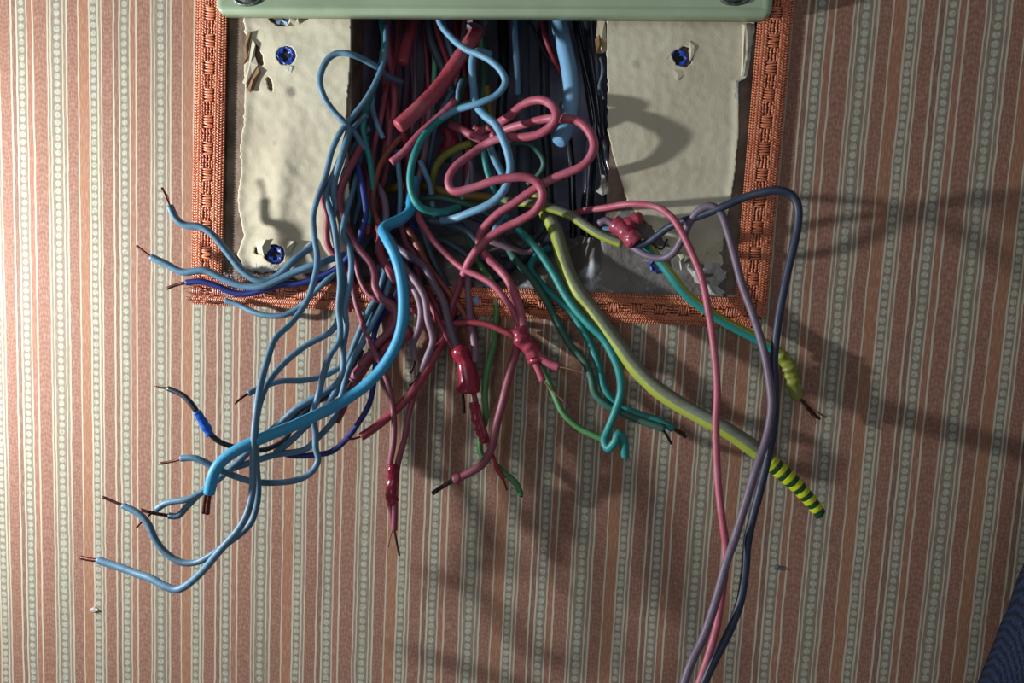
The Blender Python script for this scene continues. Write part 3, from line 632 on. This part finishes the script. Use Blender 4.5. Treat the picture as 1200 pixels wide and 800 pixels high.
W('486,210,-14 482,230,-8 481,246,-2 470,257,4 456,263 449,270,16 456,284,24 464,300 470,322,30 473,348 472,374 466,400,34 454,423 440,440 420,458,36 386,479 348,497 312,511,38 282,525 262,539 251,554,38 245,578,38', 13.5, 'sky', 'thick bright blue cable sweeping from the bundle to lower left', 'cable', 'cable', cores=(('246,576,38 244,590 243,602,38', 5.5), ('242,577,38 240,590 239,601,38', 5.5)), widths=(14, 13), wob=.02)
# reds and mauves out of the bundle
W('424,168,-6 410,196,0 400,220 398,238 403,258,4 412,280 422,294 434,308,8 439,322 440,336 448,350,12 460,358 464,372 458,386 446,398,14 436,409,16', 9, 'maroon', 'dusty maroon cable zigzagging left of the bright blue cable', 'cable', 'cable')
W('386,216,0 379,232,3 384,254 383,274,4 386,290 398,306,2 405,322,2 403,345,4 410,365,4', 7, 'red', 'dark red wire weaving between the slate wires at left')
W('402,262,0 408,284 416,306,4 421,326 432,345 448,354,8 460,364,8', 6, 'maroon', 'thin maroon wire curving under the zigzag maroon cable')
W('404,306,-2 412,330,4 419,362 428,388 438,410,18 447,430 456,454,22 461,482 462,514,26 457,546 457,590,28 461,618,28', 6.5, 'maroon', 'long maroon wire, left one of the pair taped together at the bottom', cores=(('461,617,28 457,630 455,641,28', 2.2, 'bright_copper'),), tapes=(('460,545,28 459,560 460,574 461,588,29', 13, 'tape_red'),))
W('540,324,0 537,338 530,356,6 522,380 513,406 502,428,14 488,454 480,480 474,512,22 466,544 463,582,28 462,621,29', 7, 'maroon', 'maroon wire, right one of the pair taped together at the bottom', cores=(('462,620,29 465,636 468,651,29', 2.6, 'dark_core'),))
W('534,346,2 528,372 520,396 510,416 498,437,18 482,460 462,482 442,499 423,512,26', 9.5, 'red', 'thick dull red wire pointing down left with a round cut end', cores=(('424,511,26 414,514 407,514,26', 2.5),), hollow=(False, True))
W('470,340,4 462,372 452,394,10 437,417 424,436 410,457,12 402,478 394,494,12', 9, 'maroon', 'dull maroon wire end poking out below the bright blue cable', tapes=(('437,412,13 424,430 414,446,13', 12, 'maroon'),))
W('482,388,8 466,398 452,408,10 440,422,12', 15, 'red', 'crumpled dark red tape lump behind the bright blue cable', 'tape_lump', 'tape', lump=.3)
W('460,306,0 476,326,8 488,343 494,364,14 491,386 484,404 487,422,16', 8, 'mauve', 'dusty mauve wire right of the bright blue cable, left of two', cores=(('487,421,16 484,430 481,437,16', 3.4, 'dark_core'),))
W('466,304,2 484,326,10 497,348 501,374,16 507,398 501,418 494,436,18', 8, 'mauve', 'dusty mauve wire right of the bright blue cable, right of two', cores=(('494,435,18 487,444 480,452,18', 3.4, 'dark_core'),))
W('462,288,-2 480,300,2 496,312 508,332,8 519,352 525,378 534,404,12 541,420,14', 9, 'dusty_mauve', 'dusty mauve cable going into the red tape sleeve from the left', 'cable', 'cable')
W('548,320,-2 549,350,2 551,380 556,404,12 557,424,14', 8, 'mauve', 'upright mauve wire going into the red tape sleeve from above')
W('478,268,-6 490,290,-2 500,310 520,336,2 536,356 547,374,4 551,400,8', 8, 'rust', 'brownish red wire slanting right across the bundle front')
W('468,356,4 490,366 512,375,8 530,379 550,378 570,380,10 588,387 602,394 614,402,12', 7, 'red', 'dark red wire running level above the red tape sleeve')
W('500,340,4 512,362 516,384 508,404,10 500,420,10', 7, 'maroon', 'short maroon wire between the dusty mauve wires and tape sleeve')
W('486,332,4 502,352 518,384,10 528,404 538,418,12', 7, 'red', 'pink red wire feeding the red tape sleeve')
sl = W('537,408,13 544,424 548,442,15 549,458,15', 26, 'tape_red', 'wide red tape sleeve with two bare cores sticking out below', 'taped_joint', 'taped joint', lump=.16, cores=(('541,454,15 543,468 544,484,15', 4, 'dark_core'), ('554,452,15 556,462 560,478,15', 5, 'dark_core')), widths=(19, 27))
W('555,460,15 559,476 564,494,17 570,512 575,530,17 582,548 590,560,16', 6, 'red', 'red wire in shiny tape hanging below the red tape sleeve', cores=(('589,559,16 592,567 594,574,16', 2.4),), tapes=(('555,472,16 558,488 563,504 568,518,17', 12, 'tape_red'),))
W('600,348,0 606,366,6 608,384 605,408,14 598,436 590,470,20 581,502 575,526,22 565,543 550,553 532,562,22', 9, 'maroon', 'dusty pink wire bending left at its foot into a thick dark bare end', cores=(('533,561,22 520,569 507,578,22', 5.5, 'dark_core'),), tapes=(('540,558,22 533,562,22', 11, 'maroon'),))
W('483,228,-10 488,248,-6 497,266 510,285,-2 528,303 545,316,4 560,323 576,332 591,348,10 603,368 611,388 617,404,16 626,422 636,446,18', 7.5, 'pink', 'pink wire slanting across the bundle with a bare tip pointing down right', cores=(('636,445,18 648,458 662,471,18', 2.6, 'bright_copper'),), tapes=(('608,385,17 617,404 628,424,18', 19, 'tape_dull'),))
# the two pink loops
W('560,156,-20 578,147,-14 594,138,-4 614,122 632,117,4 646,123 652,135,13 645,148 631,157,9 612,161 596,161,4 580,164 566,171,0 549,183 534,195 526,209,6 528,221 538,224,8 560,218 580,211 600,208,12 618,208 631,215 636,230,12 627,247 608,259 586,270,8 566,285 551,304,6 543,322,2', 9.5, 'pink', 'pink wire making the small upper loop and the bend at centre', wob=.03)
W('566,166,-22 584,156,-14 600,149 618,144,-2 642,139 662,139,8 678,142 690,153 696,168,13 692,183 680,196,12 656,206,10 640,213 622,224 604,237,6 588,247 574,259 564,272,2 562,284 569,299 582,312,4 594,326 603,344,10 610,364 614,384 622,406,18 640,423 655,430,20', 9.5, 'pink', 'pink wire making the wide right hand loop, bare tip pointing right', cores=(('654,429.5,20 670,433 687,438,20', 2.8, 'bright_copper'),), wob=.03)
# blue and teal loops
W('506,-20,-14 514,22,-10 528,43 545,57,-4 560,63 576,72 588,84,2 592,97 582,111 561,121,2 535,129 512,142,-4 498,158 492,168,-6', 7.5, 'loop_blue', 'light blue wire of the upper loop right of the fat red cable', wob=.03)
W('560,118,-14 540,126 522,136 508,146,-2 495,162 486,181,6 481,205 483,226 491,241,6 505,247 520,248,0 538,243,-8', 8.5, 'teal', 'teal wire looping left around the light blue wires', wob=.03)
W('574,64,-16 560,60,-10 554,68 553,85 555,104,-10 557,120 567,134,2 580,145 589,161,8 596,181 598,200,10 592,220 581,234 566,243,6 546,251 533,256,0 518,258,-6', 9, 'loop_blue', 'light blue wire making the large loop over the pink bend', wob=.03)
# greens on the right
W('590,258,-14 606,268,-4 620,282 636,301,6 650,323 662,345,12 675,363 690,380,18 706,396 718,416 726,436,24 728,458 721,482 713,502,24 708,516 713,526 722,516,30 724,508 731,514 732,526 733,536,28', 9, 'teal', 'bright teal wire ending in a small curl with open end', hollow=(False, True), wob=.03)
W('594,290,-14 604,304,-6 616,318 628,333,2 642,356 654,380,10 669,405 685,424 693,443,16 697,461 710,474 732,485,20 754,494 778,502,22', 8.5, 'dark_green', 'dark green wire running behind the curl, shorter bare tip pointing down', cores=(('776,501,22 782,511 787,520,22', 3.4, 'dark_core'),), wob=.03)
W('644,290,-16 630,298,-12 622,314,-6 633,332 650,348,4 667,363 679,380,8 692,404 702,431 708,454,16 722,473 746,484,19 770,492 789,502,20', 8.5, ['teal', 'dark_green'], 'dark green and teal wire with hooked top, bare tips pointing right', cores=(('788,501,20 796,507 804,512,20', 3.4, 'dark_core'), ('787,500,20 796,504 803,508,20', 2.4, 'copper')), sectors=[(.5, 1.0)], wob=.03)
W('554,296,-12 566,316,-4 577,330 581,348,0 582,366 580,384,4 579,402 572,428,10 568,458 569,488,12 563,514 564,532 578,542,12 594,556 606,568 610,580,12', 7, ['mid_green', 'mint'], 'light green wire dropping from the bundle to the dark bare tip', cores=(('606,568,12 610,574 611,582,12', 3.6, 'dark_core'),), sectors=[(.55, .85)], wob=.03)
W('612,388,4 624,412 634,430,12 648,459 660,484,18 678,501 694,509 708,515,22', 7, 'mid_green', 'green wire joining the teal curl from the left')
W('590,236,-18 612,237,-10 628,240,-4 650,245 670,253,0 686,264 704,275 728,285,8', 10, ['lime', 'lime_dust_shade'], 'yellow green wire running right into the dark pink taped joint', sectors=[(.22, .7)], wob=.02)
W('628,226,-18 640,250,-10 650,268 656,288,0 664,314 676,340,10 692,361 706,379,16 724,403 743,429,24 765,452 792,471,32 820,487 850,503,40 884,526 905,543,44', 17, ['lime', 'lime_dust_shade'], 'thickest cable, yellow green and dusty, sloping down to the right', 'cable', 'cable', sectors=[(.24, .7)], wob=.015, seg=18)  # grey upper right sector: dust with the shaded side painted in
# striped tape on the thick yellow green cable: each turn a piece of its own
st = empty('tape_roll', P(905, 543, 44), 'yellow and black tape wound around the end of the thickest cable', 'tape')
N = 14
for k in range(N):
    t0, t1 = k/N, (k+1.03)/N
    A_, B_ = (902, 541), (961, 602)
    f = lambda t: P(A_[0]+(B_[0]-A_[0])*t+3.0*math.sin(t*3), A_[1]+(B_[1]-A_[1])*t-2.0*math.sin(t*3), 44+2*t)
    wd = 20-7*(k/N)**1.2
    a, b = f(t0), f(t1); sk = Vector((.0009, 0, .0006))
    tube('tape_turn', [a, a.lerp(b, .5), b], wd+(.8 if k % 2 == 0 else .2), 'tape_yellow' if k % 2 == 0 else 'tape_green', st, seg=14, wob=0, lump=.03, step=1.5)
tube('tape_end', [P(957, 598, 46), P(961, 604, 46)], 11, 'black', st, seg=10, wob=0)
W('738,280,0 757,287,6 772,303 789,326,10 806,347 826,362,10 848,376 880,393,8 904,407 918,418,8 928,438 936,466,8', 11, ['teal', 'lime'], 'teal and yellow two colour wire ending in fanned copper strands', sectors=[(.27, .5)], cores=(('934,464,8 944,478 956,496,9', 2.6, 'bright_copper'), ('935,464,8 946,480 953,493,8', 3, 'copper'), ('936,464,8 950,480 961,491,8', 3, 'copper'), ('938,463,8 952,478 968,489,7', 2.6, 'bright_copper'), ('936,465,9 949,482 958,490,10', 2.6, 'copper')), wob=.02, tapes=(('912,413,8 921,424 928,440 935,464,8', 15, 'olive'),), seg=14)
# taped joint and the wires leaving it
jt = empty('taped_joint', P(735, 270, 12), 'dark pink taped joint where the right hand wires meet', 'taped joint')
tube('tape_wrap', [P(*q) for q in parse('720,262,10 732,270 744,284,14')], 21, 'tape_dull', jt, seg=14, lump=.08, wob=0, step=1.5)
tube('tape_wrap', [P(*q) for q in parse('730,268,12 742,258 752,256,12')], 15, 'tape_dull', jt, seg=14, lump=.14, wob=0, step=1.5)
tube('tape_end', [P(*q) for q in parse('738,274,15 746,282,15')], 17, 'tape_dull', jt, seg=12, lump=.06, wob=0, step=1.5)
W('702,262,6 710,258 718,263,8', 8, 'dusty_mauve', 'short grey mauve wire end left of the dark pink taped joint')
W('706,270,4 714,268 722,270,6', 7, 'slate', 'short grey blue wire end below the grey mauve one at the joint')
W('664,254,-14 684,247,-4 706,244,6 737,239,18 768,242 786,253,30 797,268 809,292,36 822,326 831,368,44 837,410 840,455 839,500,56 841,560 846,605,66 850,640 848,680,72 841,728 830,770 818,806,82 806,850,86', 8, 'pink', 'long pink wire hanging from the joint past the bottom edge', wob=.03)
W('738,286,10 748,294 762,301,16 778,302 790,295 799,280,26 807,262 818,247 833,241,34 845,250 853,272,36 861,302 870,335,42 882,367 893,402,50 901,440 904,476,58 898,513 886,549 875,585,68 862,628 851,660 841,698,78 826,742 810,776 800,806,88 788,850,92', 9, 'dusty_mauve', 'long dusty mauve wire with a high bend, hanging past the bottom edge', wob=.03)
W('736,284,10 746,287 762,282,16 782,267 800,259,26 822,252 846,243,36 868,233 890,226 911,223,44 927,228 935,243 934,268,46 927,302 919,338,48 912,376 907,418,50 908,452 907,490,56 901,530 892,568,62 882,606 876,634 873,670,70 867,706 853,742 838,772,80 822,806 804,850,86', 9, 'ink', 'long dark navy wire arching farthest right, hanging past the bottom edge', wob=.03)
W('762,283,8 775,292 782,280,6', 2, 'dark_core', 'thin dark bare strand poking out above the teal and yellow wire')
